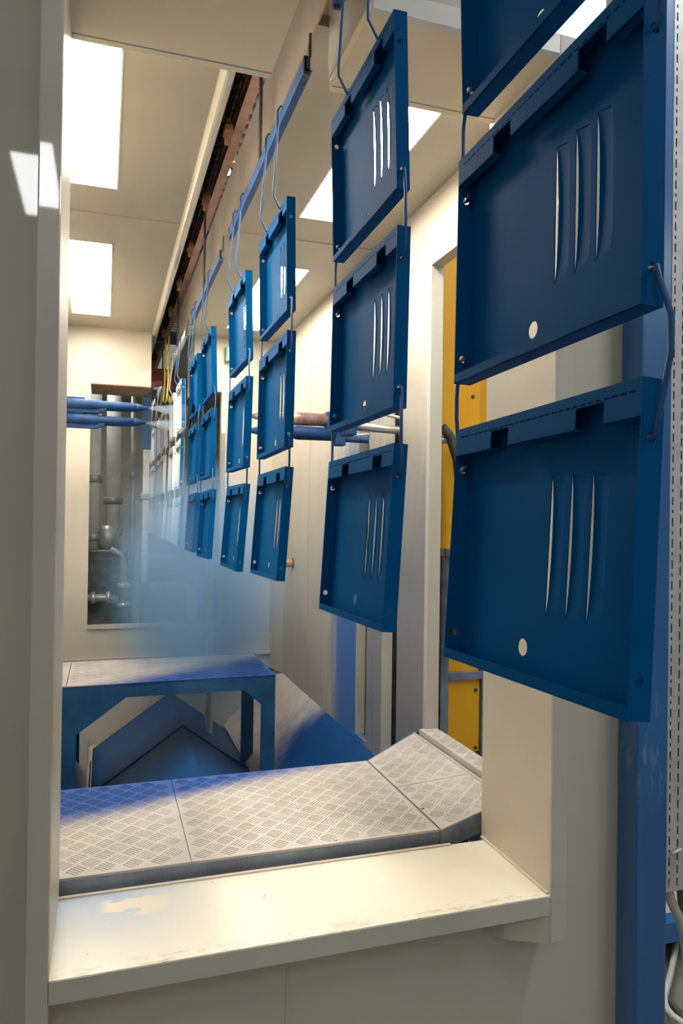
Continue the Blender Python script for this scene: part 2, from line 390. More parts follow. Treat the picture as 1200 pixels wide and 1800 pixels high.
# rear wall with its opening
wb = thing('wall_back', (0.47, YK, -1.6), 'cream rear booth wall with the conveyor opening, hazy blue low down', 'wall', kind='structure')
OL, OR, OB, OT = -0.103, 0.80, -0.775, 0.905
for b in ((BXL - 0.04, OL, YK, YK + 0.06, -1.65, ZC + 0.05), (OR, BXR + 0.04, YK, YK + 0.06, -1.65, ZC + 0.05), (OL, OR, YK, YK + 0.06, -1.65, OB)):
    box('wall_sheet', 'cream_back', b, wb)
box('header_box', 'cream_back', (OL, 0.30, YK, YK + 0.45, OT, ZC + 0.3), wb)
box('header_box', 'cream_back', (0.60, OR, YK, YK + 0.45, OT, ZC + 0.3), wb)
box('header_soffit', 'rust_brown', (OL, 0.30, YK + 0.004, YK + 0.45, OT - 0.006, OT), wb)
box('header_soffit', 'rust_brown', (0.60, OR, YK + 0.004, YK + 0.45, OT - 0.006, OT), wb)
tw = thing('trim_6', (OR, YK, OB), 'pale edge strip round the rear opening', 'trim', kind='structure')
box('bottom_strip', 'cream_flange', (OL, OR + 0.035, YK - 0.012, YK, OB - 0.022, OB + 0.006), tw)
box('side_strip', 'cream_flange', (OR, OR + 0.03, YK - 0.01, YK, OB, OT), tw)

# booth ceiling: two strips beside the slot, with lamp cut-outs
CSL, CSR = 0.30, 0.512
lampsL = [(-0.22, 0.033, 1.88, 3.035), (-0.22, 0.02, 3.66, 5.0)]
lampsR = [(0.777, 1.006, 1.90, 3.05), (0.777, 1.006, 3.68, 5.02)]
ce = thing('ceiling', (0.47, 3.5, ZC), 'cream booth ceiling in two strips either side of the conveyor slot', 'ceiling', kind='structure')
MB().plate((0, 0, ZC), (1, 0, 0), (0, 1, 0), rect(BXL, CSL, YB, YK), [rect(*l) for l in lampsL], 0.03).build('ceiling_sheet', 'cream_ceiling', ce)
MB().plate((0, 0, ZC), (1, 0, 0), (0, 1, 0), rect(CSR, BXR, YB, YK), [rect(*l) for l in lampsR], 0.03).build('ceiling_sheet', 'cream_ceiling', ce)
prof = [(CSL, ZC + 0.02)] + [(CSL + 0.022 - 0.022 * math.cos(a), ZC - 0.028 * math.sin(a)) for a in [PI * k / 8 for k in range(9)]] + [(CSL + 0.044, ZC + 0.02)]
MB().prism(prof, 'y', YB + 0.001, YK).build('slot_lip', 'cream_outer', ce)
box('slot_plate', 'slot_plate', (CSR - 0.004, CSR + 0.002, 1.56, YK + 0.4, ZC - 0.003, 1.51), ce)
box('joint_strip', 'cream_ceiling', (BXL, CSL, 3.30, 3.34, ZC - 0.004, ZC), ce)
box('joint_strip', 'cream_ceiling', (CSR, BXR, 3.30, 3.34, ZC - 0.004, ZC), ce)

def booth_lamp(l, label):
    x0, x1, y0, y1 = l
    t = thing('booth_lamp', ((x0 + x1) / 2, (y0 + y1) / 2, ZC), label, 'ceiling lamp', 'recessed booth ceiling lamps')
    box('diffuser', 'booth_diffuser', (x0, x1, y0, y1, ZC + 0.030, ZC + 0.036), t)
    m = MB(); w = 0.006
    m.box(x0, x1, y0, y0 + w, ZC - 0.002, ZC + 0.03).box(x0, x1, y1 - w, y1, ZC - 0.002, ZC + 0.03)
    m.box(x0, x0 + w, y0, y1, ZC - 0.002, ZC + 0.03).box(x1 - w, x1, y0, y1, ZC - 0.002, ZC + 0.03)
    m.build('lamp_frame', 'white_enamel', t)
    box('housing', 'galvanised', (x0, x1, y0, y1, ZC + 0.036, ZC + 0.06), t)
booth_lamp(lampsL[0], 'large glowing ceiling lamp nearest the left jamb')
booth_lamp(lampsL[1], 'glowing ceiling lamp at the rear left of the booth')
booth_lamp(lampsR[0], 'glowing ceiling lamp behind the second rack on the right')
booth_lamp(lampsR[1], 'glowing ceiling lamp at the rear right behind the third and fourth racks')

# hall above and around the booth
tag(box('hall_roof', 'hall_ceiling', (-3, 6, 1.9, 11, 2.85, 2.95)), 'tan hall roof seen through the conveyor slot', 'roof', kind='structure')
tag(box('wall_hall', 'wall_olive', (5.6, 5.7, -3.5, 11, FL, 2.95)), 'olive far side wall of the hall', 'wall', kind='structure')

# room behind the rear opening
rb = thing('wall_rear_room', (0.5, 9.6, FL), 'pale olive walls of the zone beyond the rear opening', 'wall', kind='structure')
box('end_wall', 'wall_olive', (-1.4, 2.0, 9.6, 9.7, FL, 1.6), rb)
box('side_wall', 'wall_olive', (-0.95, -0.90, 5.8, 9.6, FL, 1.6), rb)
box('side_wall', 'wall_olive', (1.55, 1.60, 5.8, 9.6, FL, 1.6), rb)
box('roof_sheet', 'wall_olive', (-0.95, 0.38, 5.8, 9.7, 1.42, 1.46), rb)
box('roof_sheet', 'wall_olive', (0.60, 1.60, 5.8, 9.7, 1.42, 1.46), rb)

# ================================================================== hopper floor
hp = thing('floor_hopper', (0.47, 3.9, -1.65), 'sloping booth floor plates thick with blue powder', 'hopper', kind='structure')
MB().prism([(BXR, -1.125), (BXR, -1.14), (0.86, -1.55), (0.85, -1.53)], 'y', 2.3, YK).build('side_plate', 'hopper_powder', hp)
MB().prism([(BXL, -1.125), (BXL, -1.14), (-0.09, -1.56), (-0.08, -1.53)], 'y', 2.3, YK).build('side_plate', 'hopper_powder', hp)
box('pit_floor', 'hopper_powder', (BXL, BXR, 2.3, YK, -1.64, -1.60), hp)
MB().prism([(BXL, -1.0), (BXR, -1.0), (BXR, -1.02), (BXL, -1.02)], 'y', YK - 0.02, YK).build('rear_plate', 'hopper_powder', hp)
RX, RZ = 0.455, -1.245
hr = thing('floor_ridge', (RX, 4.0, -1.6), 'blue powder-covered ridge plate with a tent-shaped seam between the platforms', 'ridge', kind='structure')
MB().prism([(RX, RZ), (0.90, RZ - 0.33), (0.90, RZ - 0.35), (RX, RZ - 0.02), (-0.06, RZ - 0.38), (-0.06, RZ - 0.36)], 'y', 2.3, 5.25).build('ridge_plate', 'ridge_powder', hr)
sm = MB()
sm.tube([(RX - 0.48, 4.38, RZ - 0.335), (RX, 4.38, RZ + 0.002), (RX + 0.42, 4.38, RZ - 0.307)], 0.007, 6).build('weld_seam', 'fascia_powder', hr)
box('eave_plate', 'ridge_powder', (-0.066, -0.058, 2.3, 5.0, -1.60, RZ - 0.355), hr)

# ================================================================== platforms with tread plate
def tread_bars(poly_in, ztop, x0, x1, y0, y1):
    # five-bar tread: squares of five raised bars, the squares turned 45 degrees and alternating in direction
    m = MB(); a = 0.047; bl, bw, bh = 0.040, 0.0036, 0.0018
    c45 = math.sqrt(0.5); n = int(max(x1 - x0, y1 - y0) / a) + 4
    for i in range(-n, n + 1):
        for j in range(-n, n + 1):
            cx = x0 + (i - j) * a * c45; cy = y0 + (i + j) * a * c45
            if not (x0 < cx < x1 and y0 < cy < y1): continue
            d = (c45, c45) if (i + j) % 2 == 0 else (-c45, c45)
            e = (-d[1], d[0])
            for k in range(-2, 3):
                px, py = cx + e[0] * k * 0.0086, cy + e[1] * k * 0.0086
                hl_ = bl / 2 * (1 - 0.07 * abs(k))
                def Q(al, ac, z): return (px + d[0] * al + e[0] * ac, py + d[1] * al + e[1] * ac, z)
                if not all(poly_in(*Q(sx * hl_, sy * bw / 2, 0)[:2]) for sx in (-1, 1) for sy in (-1, 1)): continue
                vs = [Q(-hl_, -bw / 2, ztop), Q(hl_, -bw / 2, ztop), Q(hl_, bw / 2, ztop), Q(-hl_, bw / 2, ztop),
                      Q(-hl_ * 0.85, -bw * 0.2, ztop + bh), Q(hl_ * 0.85, -bw * 0.2, ztop + bh), Q(hl_ * 0.85, bw * 0.2, ztop + bh), Q(-hl_ * 0.85, bw * 0.2, ztop + bh)]
                m.add(vs, [(4, 5, 6, 7), (0, 1, 5, 4), (1, 2, 6, 5), (2, 3, 7, 6), (3, 0, 4, 7)])
    return m
def inside(poly, mg=0.004):
    n = len(poly)
    def fn(x, y):
        for i in range(n):
            (ax, ay), (bx, by) = poly[i], poly[(i + 1) % n]
            L = math.hypot(bx - ax, by - ay)
            if ((bx - ax) * (y - ay) - (by - ay) * (x - ax)) / L < mg: return False
        return True
    return fn
def deck_plate(parent, poly, ztop, mat):
    p = MB().prism(poly, 'z', ztop - 0.006, ztop).build('deck_plate', mat, parent)
    xs = [a for a, _ in poly]; ys = [b for _, b in poly]
    tb = tread_bars(inside(poly), ztop, min(xs), max(xs), min(ys), max(ys)).build('tread_pattern', mat, p)
    tb['kind'] = 'stuff'
    return p
def screws(parent, pts, ztop, mat='steel'):
    for x, y in pts: MB().lathe((x, y, ztop - 0.001), (0, 0, 1), [(0, 0.0055), (0.002, 0.0055), (0.0032, 0.003)], 8).build('screw', mat, parent)

pf = thing('front_platform', (0.45, 2.1, ZP - 0.08), 'grey tread-plate platform just behind the sill, blue powder along its far left edge', 'platform')
YP0, YP1 = 1.846, 2.437
deck_plate(pf, [(-0.283, YP0), (0.218, YP0), (0.218, YP1), (-0.285, YP1)], ZP, 'tread_front')
deck_plate(pf, [(0.220, YP0), (0.897, YP0), (0.897, YP1), (0.220, YP1)], ZP, 'tread_front')
deck_plate(pf, [(0.903, YP0 - 0.002), (1.195, 1.985), (1.195, 2.17 + 0.05), (0.903, 2.17)], ZP, 'tread_front')
deck_plate(pf, [(0.903, 2.174), (1.195, 2.224), (1.195, 2.70), (0.903, YP1)], ZP, 'tread_front')
box('front_fascia', 'fascia_steel', (BXL + 0.004, 0.90, YP0 + 0.002, YP0 + 0.02, ZP - 0.10, ZP - 0.006), pf)
MB().prism([(0.901, YP0 - 0.004), (1.225, 1.995), (1.215, 2.01), (0.90, YP0 + 0.015)], 'z', ZP - 0.06, ZP - 0.004).build('corner_fascia', 'fascia_steel', pf)
box('rear_fascia', 'fascia_powder', (BXL + 0.004, 0.90, YP1 - 0.02, YP1 - 0.002, ZP - 0.06, ZP - 0.006), pf)
MB().prism([(0.90, YP1 - 0.004), (1.225, 2.72), (1.215, 2.735), (0.90, YP1 + 0.012)], 'z', ZP - 0.05, ZP - 0.004).build('corner_fascia', 'fascia_powder', pf)
for x in (BXL + 0.02, 0.80): box('leg', 'fascia_powder', (x, x + 0.06, YP0 + 0.05, YP0 + 0.11, -1.60, ZP - 0.006), pf)
for x in (BXL + 0.02, 0.80): box('leg', 'fascia_powder', (x, x + 0.06, YP1 - 0.11, YP1 - 0.05, -1.60, ZP - 0.006), pf)
screws(pf, [(0.88, 1.90), (0.70, 1.86), (0.875, 2.05), (0.935, 2.02), (0.94, 2.19), (0.60, 1.86), (0.965, 1.93), (1.13, 2.01), (0.93, 2.40), (0.88, 2.36)], ZP)
screws(pf, [(0.912, 1.99)], ZP, 'red_guard')

ks = thing('kick_step', (1.21, 2.2, ZP), 'raised tread-plate strip along the doorway threshold', 'step')
kp = MB().prism([(1.200, 2.0), (1.275, 2.0), (1.275, 2.66), (1.200, 2.66)], 'z', ZP - 0.02, ZP + 0.026)
kp.build('step_body', 'tread_front', ks)
q = [(1.201, 2.0), (1.275, 2.0), (1.275, 2.66), (1.201, 2.66)]
tb = tread_bars(inside(q, 0.0), ZP + 0.026, 1.20, 1.275, 2.0, 2.66).build('tread_pattern', 'tread_front', ks); tb['kind'] = 'stuff'
box('bead', 'cream_flange', (1.186, 1.194, 2.0, 2.69, ZP - 0.003, ZP + 0.006), ks)

pr = thing('rear_platform', (0.35, 4.2, -1.6), 'blue-dusted tread-plate bench platform in front of the rear wall', 'platform')
RY0, RY1, RXR = 3.895, 4.52, 0.90
deck_plate(pr, [(BXL, RY0), (-0.172, RY0), (-0.172, RY1), (BXL, RY1)], ZP, 'tread_rear')
deck_plate(pr, [(-0.168, RY0), (RXR, RY0), (RXR, RY1), (-0.168, RY1)], ZP, 'tread_rear')
def bent(yy):
    # one bent of the stand: posts, top rail and chamfer gussets, one piece of folded sheet
    top, bot = ZP - 0.006, -1.6
    m = MB()
    m.box(BXL, RXR, yy, yy + 0.02, ZP - 0.075, top)
    m.box(RXR - 0.075, RXR, yy, yy + 0.02, bot, ZP - 0.075)
    m.box(BXL, -0.12, yy, yy + 0.02, bot, ZP - 0.075)
    m.prism([(RXR - 0.075, ZP - 0.075), (RXR - 0.075, ZP - 0.16), (RXR - 0.17, ZP - 0.075)], 'y', yy, yy + 0.02)
    m.prism([(-0.12, ZP - 0.075), (0.12, ZP - 0.075), (-0.12, ZP - 0.25)], 'y', yy, yy + 0.02)
    return m
bent(RY0 + 0.004).build('front_frame', 'fascia_powder', pr)
bent(RY1 - 0.03).build('rear_frame', 'fascia_powder', pr)
box('side_rail', 'fascia_powder', (RXR - 0.02, RXR, RY0 + 0.02, RY1 - 0.03, ZP - 0.075, ZP - 0.006), pr)

# ================================================================== coated panels
PW, PH, PD = 0.370, 0.314, 0.0235
TH = 0.0014
def panel_parts(kind):
    """local frame: x across (front is -x), y along the conveyor (far is +y), z up from the panel's bottom edge"""
    mat = 'panel_blue' if kind == 'blue' else 'panel_white'
    near = 'panel_white' if kind == 'white' else 'panel_blue'
    zc = PH / 2; out = []
    X = PD / 2
    slits = [-0.014, -0.051, -0.087]
    holes = []
    for s in slits:
        lens = []
        for k in range(9): lens.append((s, zc - 0.080 + 0.160 * k / 8))
        # opening runs from the slit edge back under the pressed-in louvre
        lens += [(s - 0.024, zc + 0.074), (s - 0.027, zc + 0.055), (s - 0.027, zc - 0.055), (s - 0.024, zc - 0.074)]
        holes.append(lens)
    holes.append(circle(0.028, zc - 0.121, 0.0105, 14))
    face = MB().plate((X, 0, 0), (0, 1, 0), (0, 0, 1), rect(-PW / 2, PW / 2, 0, PH), holes, TH)
    louvres = []
    for s in slits:
        m = MB(); n = 10; rows = []
        for k in range(n + 1):
            tt = k / n; zz = zc - 0.080 + 0.160 * tt
            dep = 0.0036 * math.sin(PI * min(max(tt, 0.0), 1.0)) ** 0.55 - 0.0008
            wdt = 0.0275 * min(1.0, 0.82 + math.sin(PI * tt) * 0.6)
            rows.append([(X + TH + dep, s - 0.0005, zz), (X + TH + dep * 0.92, s - wdt * 0.35, zz), (X + TH + dep * 0.45, s - wdt * 0.75, zz), (X + TH * 0.3, s - wdt, zz)])
        vs = [p for rw in rows for p in rw]
        fs = [(4 * k + i, 4 * k + i + 1, 4 * k + i + 5, 4 * k + i + 4) for k in range(n) for i in range(3)]
        m.add(vs, fs, True); louvres.append(m.mesh('louvre', mat))
    fl = lambda yy: MB().plate((-X, yy, 0), (1, 0, 0), (0, 0, 1), rect(0, PD, 0, PH), [circle(PD / 2, zc + 0.102, 0.0052), circle(PD / 2, zc - 0.122, 0.0052)], TH)
    # top flange and its turned-down lip with two notches and a dashed fold line
    top = MB().box(-X, X, -PW / 2 + TH, PW / 2, PH - TH, PH)
    zb, zd = zc + 0.120, zc + 0.1445
    a, b = -PW / 2 + TH, PW / 2 - TH
    outer = [(a, PH - TH), (a, zb), (-0.131, zb), (-0.131, zd - 0.002), (-0.085, zd - 0.002), (-0.085, zb), (0.048, zb), (0.048, zd - 0.002), (0.090, zd - 0.002), (0.090, zb), (b, zb), (b, PH - TH)]
    dashes = []; y_ = a + 0.008
    while y_ + 0.010 < b:
        dashes.append(rect(y_, y_ + 0.0085, zd - 0.0004, zd + 0.0011)); y_ += 0.0125
    lip = MB().plate((-X, 0, 0), (0, 1, 0), (0, 0, 1), outer, dashes, TH)
    # the notches' little shelves turned inwards
    lip.box(-X, -X + 0.012, -0.085, 0.048, zb, zb + TH).box(-X, -X + 0.012, 0.090, b, zb, zb + TH).box(-X, -X + 0.012, a, -0.131, zb, zb + TH)
    bot = MB().box(-X, X, -PW / 2 + TH, PW / 2, 0, TH)
    blip = MB().box(-X, -X + TH, a, b, 0, 0.0125)
    return [('face_plate', face.mesh('face_plate', mat), [('louvre', l) for l in louvres]),
            ('side_flange', fl(-PW / 2 + TH).mesh('side_flange', near), []),
            ('side_flange', fl(PW / 2).mesh('side_flange', mat), []),
            ('top_flange', top.mesh('top_flange', mat), [('notched_lip', lip.mesh('notched_lip', mat))]),
            ('bottom_flange', bot.mesh('bottom_flange', mat), [('bottom_lip', blip.mesh('bottom_lip', mat))])]
KIND = {k: panel_parts(k) for k in ('blue', 'half', 'white')}
PANELS = {}
def panel(key, kind, c, tilt, sw, label, group):
    R = Matrix.Rotation(math.radians(tilt), 3, 'Y') @ Matrix.Rotation(math.radians(sw), 3, 'X')
    base = Vector(c) + R @ Vector((0, 0, -PH / 2))
    e = thing('tray_panel', base, label, 'panel', group)
    e.rotation_euler = (math.radians(sw), math.radians(tilt), 0)
    for nm, me, subs in KIND[kind]:
        o = bpy.data.objects.new(nm, me); COL.objects.link(o); o.parent = e
        for sn, sme in subs:
            q = bpy.data.objects.new(sn, sme); COL.objects.link(q); q.parent = o
    PANELS[key] = (base, R)
    return e
def pt(key, x, y, v):
    """point on a panel: x across, y along, v from the panel's middle"""
    base, R = PANELS[key]; return base + R @ Vector((x, y, v + PH / 2))

ORD = ['nearest', 'second', 'third', 'fourth', 'fifth', 'sixth', 'seventh', 'eighth', 'ninth', 'tenth', 'eleventh', 'twelfth', 'thirteenth']
ROW = {'t': 'top', 'm': 'middle', 'l': 'bottom'}
pose = {
    (0, 't'): (0.478, 0.738, 0.728, -1.3, -0.8), (0, 'm'): (0.473, 0.731, 0.348, 1.4, -1.5), (0, 'l'): (0.469, 0.731, -0.029, 3.8, -1.5),
    (1, 't'): (0.481, 1.358, 0.725, -1.3, -1.1), (1, 'm'): (0.479, 1.341, 0.344, 0.9, -0.4), (1, 'l'): (0.458, 1.308, -0.036, 3.6, -1.1),
    (2, 't'): (0.477, 2.134, 0.723, -0.9, -0.3), (2, 'm'): (0.467, 2.084, 0.339, 1.0, -1.2), (2, 'l'): (0.468, 2.127, -0.023, 4.0, -0.9),
    (3, 't'): (0.475, 2.732, 0.710, -1.4, -0.2), (3, 'm'): (0.464, 2.667, 0.325, 1.3, 0.1), (3, 'l'): (0.467, 2.751, -0.042, 4.2, 0.0),
    (4, 't'): (0.476, 3.607, 0.725, -1.5, -1.2), (4, 'm'): (0.467, 3.534, 0.335, 0.9, -0.3), (4, 'l'): (0.455, 3.470, -0.042, 3.2, -1.1),
    (5, 't'): (0.474, 4.149, 0.715, -1.1, 0.0), (5, 'm'): (0.466, 4.110, 0.335, 1.0, -0.3), (5, 'l'): (0.458, 4.070, -0.040, 3.2, -0.5)}
rows = list(pose.items())
yy = [4.93, 5.52, 6.34, 6.93, 7.75, 8.34]
for i, y in enumerate(yy):
    for k, (zz, ti) in {'t': (0.715, -1.1), 'm': (0.335, 1.0), 'l': (-0.042, 3.2)}.items():
        rows.append(((6 + i, k), (0.470 + random.uniform(-.006, .006), y + random.uniform(-.02, .02), zz, ti, random.uniform(-.6, .3))))
for (i, k), (x, y, z, ti, sw) in rows:
    if i < 6:
        lab = 'blue louvred sheet-metal tray panel, %s row of the %s rack from the camera' % (ROW[k], ORD[i])
        if i == 0: lab = 'large blue louvred tray panel in the %s row of the nearest rack' % ROW[k]
        panel((i, k), 'blue', (x, y, z), ti, sw, lab, 'blue coated tray panels on the conveyor')
    elif i == 6:
        panel((i, k), 'half', (x, y, z), ti, sw, 'tray panel with white face and blue edge in the spray mist, %s row' % ROW[k], 'half coated tray panels')
    else:
        panel((i, k), 'white', (x, y, z), ti, sw, 'white uncoated tray panel, %s row, %s rack beyond the rear opening' % (ROW[k], ORD[i - 7].replace('nearest', 'first')), 'white tray panels waiting to be coated')

# wires between the panels
WR = 0.0029
def wire(pts, label, mat, group, rad=WR):
    o = MB().tube([tuple(p) for p in pts], rad, 7).build('wire_hook', mat); tag(o, label, 'wire', group)
for i in range(12):
    mat = 'wire_blue' if i < 7 else 'wire_white'
    rk = ORD[i]
    for a, b, nm in (('t', 'm', 'top and middle'), ('m', 'l', 'middle and bottom')):
        for side, sn in ((-1, 'near'), (1, 'far')):
            y = side * PW / 2
            A = pt((i, a), 0, y, -0.122); B = pt((i, b), 0, y, 0.102)
            n_ = Vector((0, side, 0)); up = Vector((0, 0, 1)); jut = 0.020 if side < 0 else 0.012
            fx = Vector((-1, 0, 0))
            mid = (A + B) / 2 + n_ * jut + fx * random.uniform(-.004, .006)
            pts = [A - n_ * 0.012 + up * -0.004, A - n_ * 0.004 + up * 0.0005, A + n_ * 0.006 + up * -0.001, A + n_ * 0.009 - up * 0.012,
                   mid + up * 0.030, mid - up * 0.004, B + n_ * 0.010 + up * 0.020, B + n_ * 0.006 + up * 0.001, B - n_ * 0.005 - up * 0.001, B - n_ * 0.012 + up * 0.006]
            wire(pts, 'thin %s wire linking %s panels at the %s edge of the %s rack' % ('blue' if i < 7 else 'white', nm, sn, rk), mat, 'wire links between panels')

# hanging bars, rods and top hooks
BZ0, BZ1, BX = 1.128, 1.166, 0.470
bars = [(0.36, 1.535), (1.78, 2.955), (3.205, 4.38), (4.63, 5.80), (6.05, 7.22), (7.46, 8.63)]
for j, (y0, y1) in enumerate(bars):
    blue = j < 3
    t = thing('hanging_bar', (BX, (y0 + y1) / 2, BZ0), '%s flat hanging bar carrying the %s pair of racks' % ('blue' if blue else 'grey', ORD[j]), 'hanging bar', 'hanging bars under the conveyor')
    mt = 'bar_blue' if blue else 'wire_white'
    MB().prism([(BX - 0.006, BZ1), (BX - 0.006, BZ0 + 0.004), (BX - 0.006, BZ0), (BX + 0.014, BZ0), (BX + 0.014, BZ0 + 0.005), (BX - 0.001, BZ0 + 0.005), (BX - 0.001, BZ1)], 'y', y0, y1).build('flat_bar', mt, t)
    for ye in (y0 + 0.004, y1 - 0.004):
        mm = MB().box(BX - 0.008, BX + 0.010, ye - 0.004, ye + 0.004, BZ0 - 0.008, BZ1 + 0.002, 0.003)
        mm.box(BX + 0.006, BX + 0.012, ye - 0.003, ye + 0.003, BZ1, BZ1 + 0.062)
        mm.build('end_clip', 'wire_blue' if blue and j == 0 else 'steel_dark', t)
    yc = (y0 + y1) / 2
    MB().tube([(BX, yc, BZ0 + 0.01), (BX, yc, 1.60)], 0.0065, 8).build('hanger_rod', 'steel_dark', t)
    for i in (2 * j, 2 * j + 1):
        for yy, sn in ((-0.108, 'near'), (0.069, 'far')):
            N = pt((i, 't'), -PD / 2, yy, 0.142)
            bx = BX - 0.012
            yb = min(max(N.y + (0.012 if yy < 0 else -0.006), y0 + 0.02), y1 - 0.02)
            zt = BZ1 + 0.008
            k1 = Vector((N.x - 0.020, N.y + 0.002, N.z + 0.045))
            pts = [(BX + 0.010, yb, zt - 0.018), (BX + 0.007, yb, zt), (BX - 0.008, yb, zt + 0.001), (bx - 0.004, yb, zt - 0.014), (bx - 0.004, yb + 0.001, zt - 0.08),
                   (k1.x, k1.y, k1.z + 0.02), (k1.x, k1.y, k1.z), (N.x - 0.002, N.y, N.z + 0.012), (N.x + 0.010, N.y, N.z + 0.001), (N.x + 0.016, N.y, N.z + 0.010)]
            wire(pts, 'long %s hook wire from the bar to the %s notch of the %s rack' % ('blue' if i < 7 else 'white', sn, ORD[i]), 'wire_blue' if i < 7 else 'wire_white', 'hook wires hung on the bars')
# yellow tagged hooks by the rear opening
for k, (dx, yb) in enumerate(((-0.05, 5.62), (-0.035, 5.50))):
    pts = [(BX + dx, yb, 1.32), (BX + dx - 0.008, yb, 1.15), (BX + dx - 0.004, yb, 0.98), (BX + dx - 0.014, yb, 0.86), (BX + dx, yb, 0.83), (BX + dx + 0.010, yb, 0.87)]
    wire(pts, 'yellow hook wire hanging by the rear opening, %s one' % ('right-hand' if k else 'left-hand'), 'cable_yellow', 'yellow hooks', 0.006)

# ================================================================== conveyor
cv = thing('overhead_conveyor', (0.48, 5.0, 1.55), 'overhead conveyor with salmon rail and black chain above the ceiling slot', 'conveyor')
CY0, CY1 = 1.20, 9.5
m = MB(); m.box(0.500, 0.540, CY0, CY1, 1.640, 1.648).box(0.516, 0.524, CY0, CY1, 1.648, 1.74).box(0.490, 0.550, CY0, CY1, 1.74, 1.75)
m.build('rail', 'rail_salmon', cv)
m = MB(); m.box(0.430, 0.496, CY0, CY1, 1.70, 1.76).box(0.425, 0.43, CY0, CY1, 1.60, 1.76); m.build('chain_channel', 'chain_black', cv)
y = CY0 + 0.05; ml = MB()
while y < 7.2:
    ml.tube([(0.470 + 0.012 * math.cos(a), y + 0.030 * math.sin(a), 1.668) for a in [2 * PI * k / 10 for k in range(11)]], 0.005, 5, cap=False)
    ml.tube([(0.470, y + 0.036 + 0.030 * math.sin(a), 1.668 + 0.012 * math.cos(a)) for a in [2 * PI * k / 10 for k in range(11)]], 0.005, 5, cap=False)
    y += 0.075
q = ml.build('chain_links', 'chain_black', cv); q['kind'] = 'stuff'
ty = [0.9475 + 0.7075 * k for k in range(0, 12)]
for k, y in enumerate(ty):
    if y < CY0 or y > CY1: continue
    m = MB()
    m.box(0.452, 0.490, y - 0.030, y + 0.030, 1.605, 1.640, 0.006).box(0.462, 0.480, y - 0.016, y + 0.016, 1.640, 1.715, 0.003)
    m.lathe((0.446, y - 0.018, 1.69), (1, 0, 0), [(0, 0.018), (0.010, 0.020), (0.020, 0.018)], 12).lathe((0.446, y + 0.022, 1.69), (1, 0, 0), [(0, 0.018), (0.010, 0.020), (0.020, 0.018)], 12)
    m.box(0.458, 0.484, y - 0.012, y + 0.012, 1.565, 1.607, 0.004)
    m.build('trolley', 'trolley_copper', cv)
# cable ladder and odds and ends above the slot
cl = thing('cable_ladder', (0.72, 4.0, 2.05), 'white cable ladder running above the conveyor', 'cable ladder')
box('side_rail', 'white_enamel', (0.655, 0.662, 2.0, 9.0, 2.05, 2.11), cl); box('side_rail', 'white_enamel', (0.79, 0.797, 2.0, 9.0, 2.05, 2.11), cl)
y = 2.05
while y < 9.0:
    box('rung', 'white_enamel', (0.662, 0.79, y, y + 0.035, 2.055, 2.068), cl); y += 0.10
cb = thing('junction_box', (0.72, 3.05, 2.0), 'white and blue junction box under the cable ladder', 'junction box')
box('box_body', 'white_enamel', (0.64, 0.76, 2.95, 3.10, 1.98, 2.05), cb, 0.004); box('blue_panel', 'beam_blue', (0.65, 0.75, 3.105, 3.20, 1.975, 2.04), cb)
box('vent_slot', 'rubber_black', (0.67, 0.70, 3.00, 3.012, 1.978, 1.98), cb); box('vent_slot', 'rubber_black', (0.67, 0.70, 3.04, 3.052, 1.978, 1.98), cb)
bb = thing('bulkhead_lamp', (0.62, 4.0, 1.85), 'small bright lamp glowing behind the conveyor rail', 'lamp')
MB().lathe((0.605, 3.99, 1.92), (0, 0, -1), [(0, 0.008), (0.015, 0.022), (0.035, 0.026), (0.05, 0.019), (0.057, 0.006)], 14).build('bulb', 'bulb_warm', bb)
box('lamp_base', 'white_enamel', (0.58, 0.63, 3.965, 4.015, 1.92, 1.95), bb)
box('lamp_arm', 'white_enamel', (0.595, 0.66, 3.98, 4.0, 1.945, 2.06), bb)
tag(box('cross_beam', 'beam_blue', (0.2, 1.2, 4.9, 5.0, 1.78, 1.9), bev=0.004), 'blue cross beam above the conveyor near the rear', 'beam')
tag(box('cross_girder', 'beam_blue', (-0.1, 1.2, 7.0, 7.1, 1.62, 1.72), bev=0.004), 'blue girder above the zone beyond the rear opening', 'beam')

# ================================================================== spray guns
def gun(name_label, tip, root, y, z, dz, mat, extras=True, group='powder spray guns'):
    s = 1 if tip > root else -1
    t = thing('spray_gun', (root, y, z), name_label, 'spray gun', group)
    L = abs(tip - root); d = (s, 0, dz)
    MB().lathe((root, y, z), d, [(0, 0.034), (L * 0.42, 0.037), (L * 0.50, 0.036), (L * 0.54, 0.028), (L * 0.72, 0.028), (L * 0.88, 0.024)], 18).build('gun_body', mat, t)
    MB().prism([(root, z - 0.046), (root, z), (root + s * L * 0.60, z), (root + s * L * 0.585, z - 0.028), (root + s * L * 0.50, z - 0.046)], 'y', y - 0.024, y + 0.024).build('lower_housing', mat, t)
    o = Vector((root, y, z)) + Vector(d).normalized() * (L * 0.875)
    MB().lathe(o, d, [(0, 0.024), (L * 0.05, 0.021), (L * 0.09, 0.012), (L * 0.125, 0.008)], 14).build('nozzle', mat, t)
    hb = Vector((root, y, z)) + Vector(d).normalized() * (L * 0.2)
    MB().box(hb.x - L * 0.18, hb.x + L * 0.18, y - 0.018, y + 0.018, z + 0.026, z + 0.041, 0.005).build('top_rail', mat, t)
    return t
GY = 4.30
gun('upper blue-coated spray gun reaching in from the left wall', 0.226, -0.32, GY, 0.606, 0.0, 'gun_blue')
gun('lower blue-coated spray gun reaching in from the left wall', 0.212, -0.32, GY, 0.522, 0.0, 'gun_blue')
RG = 3.43
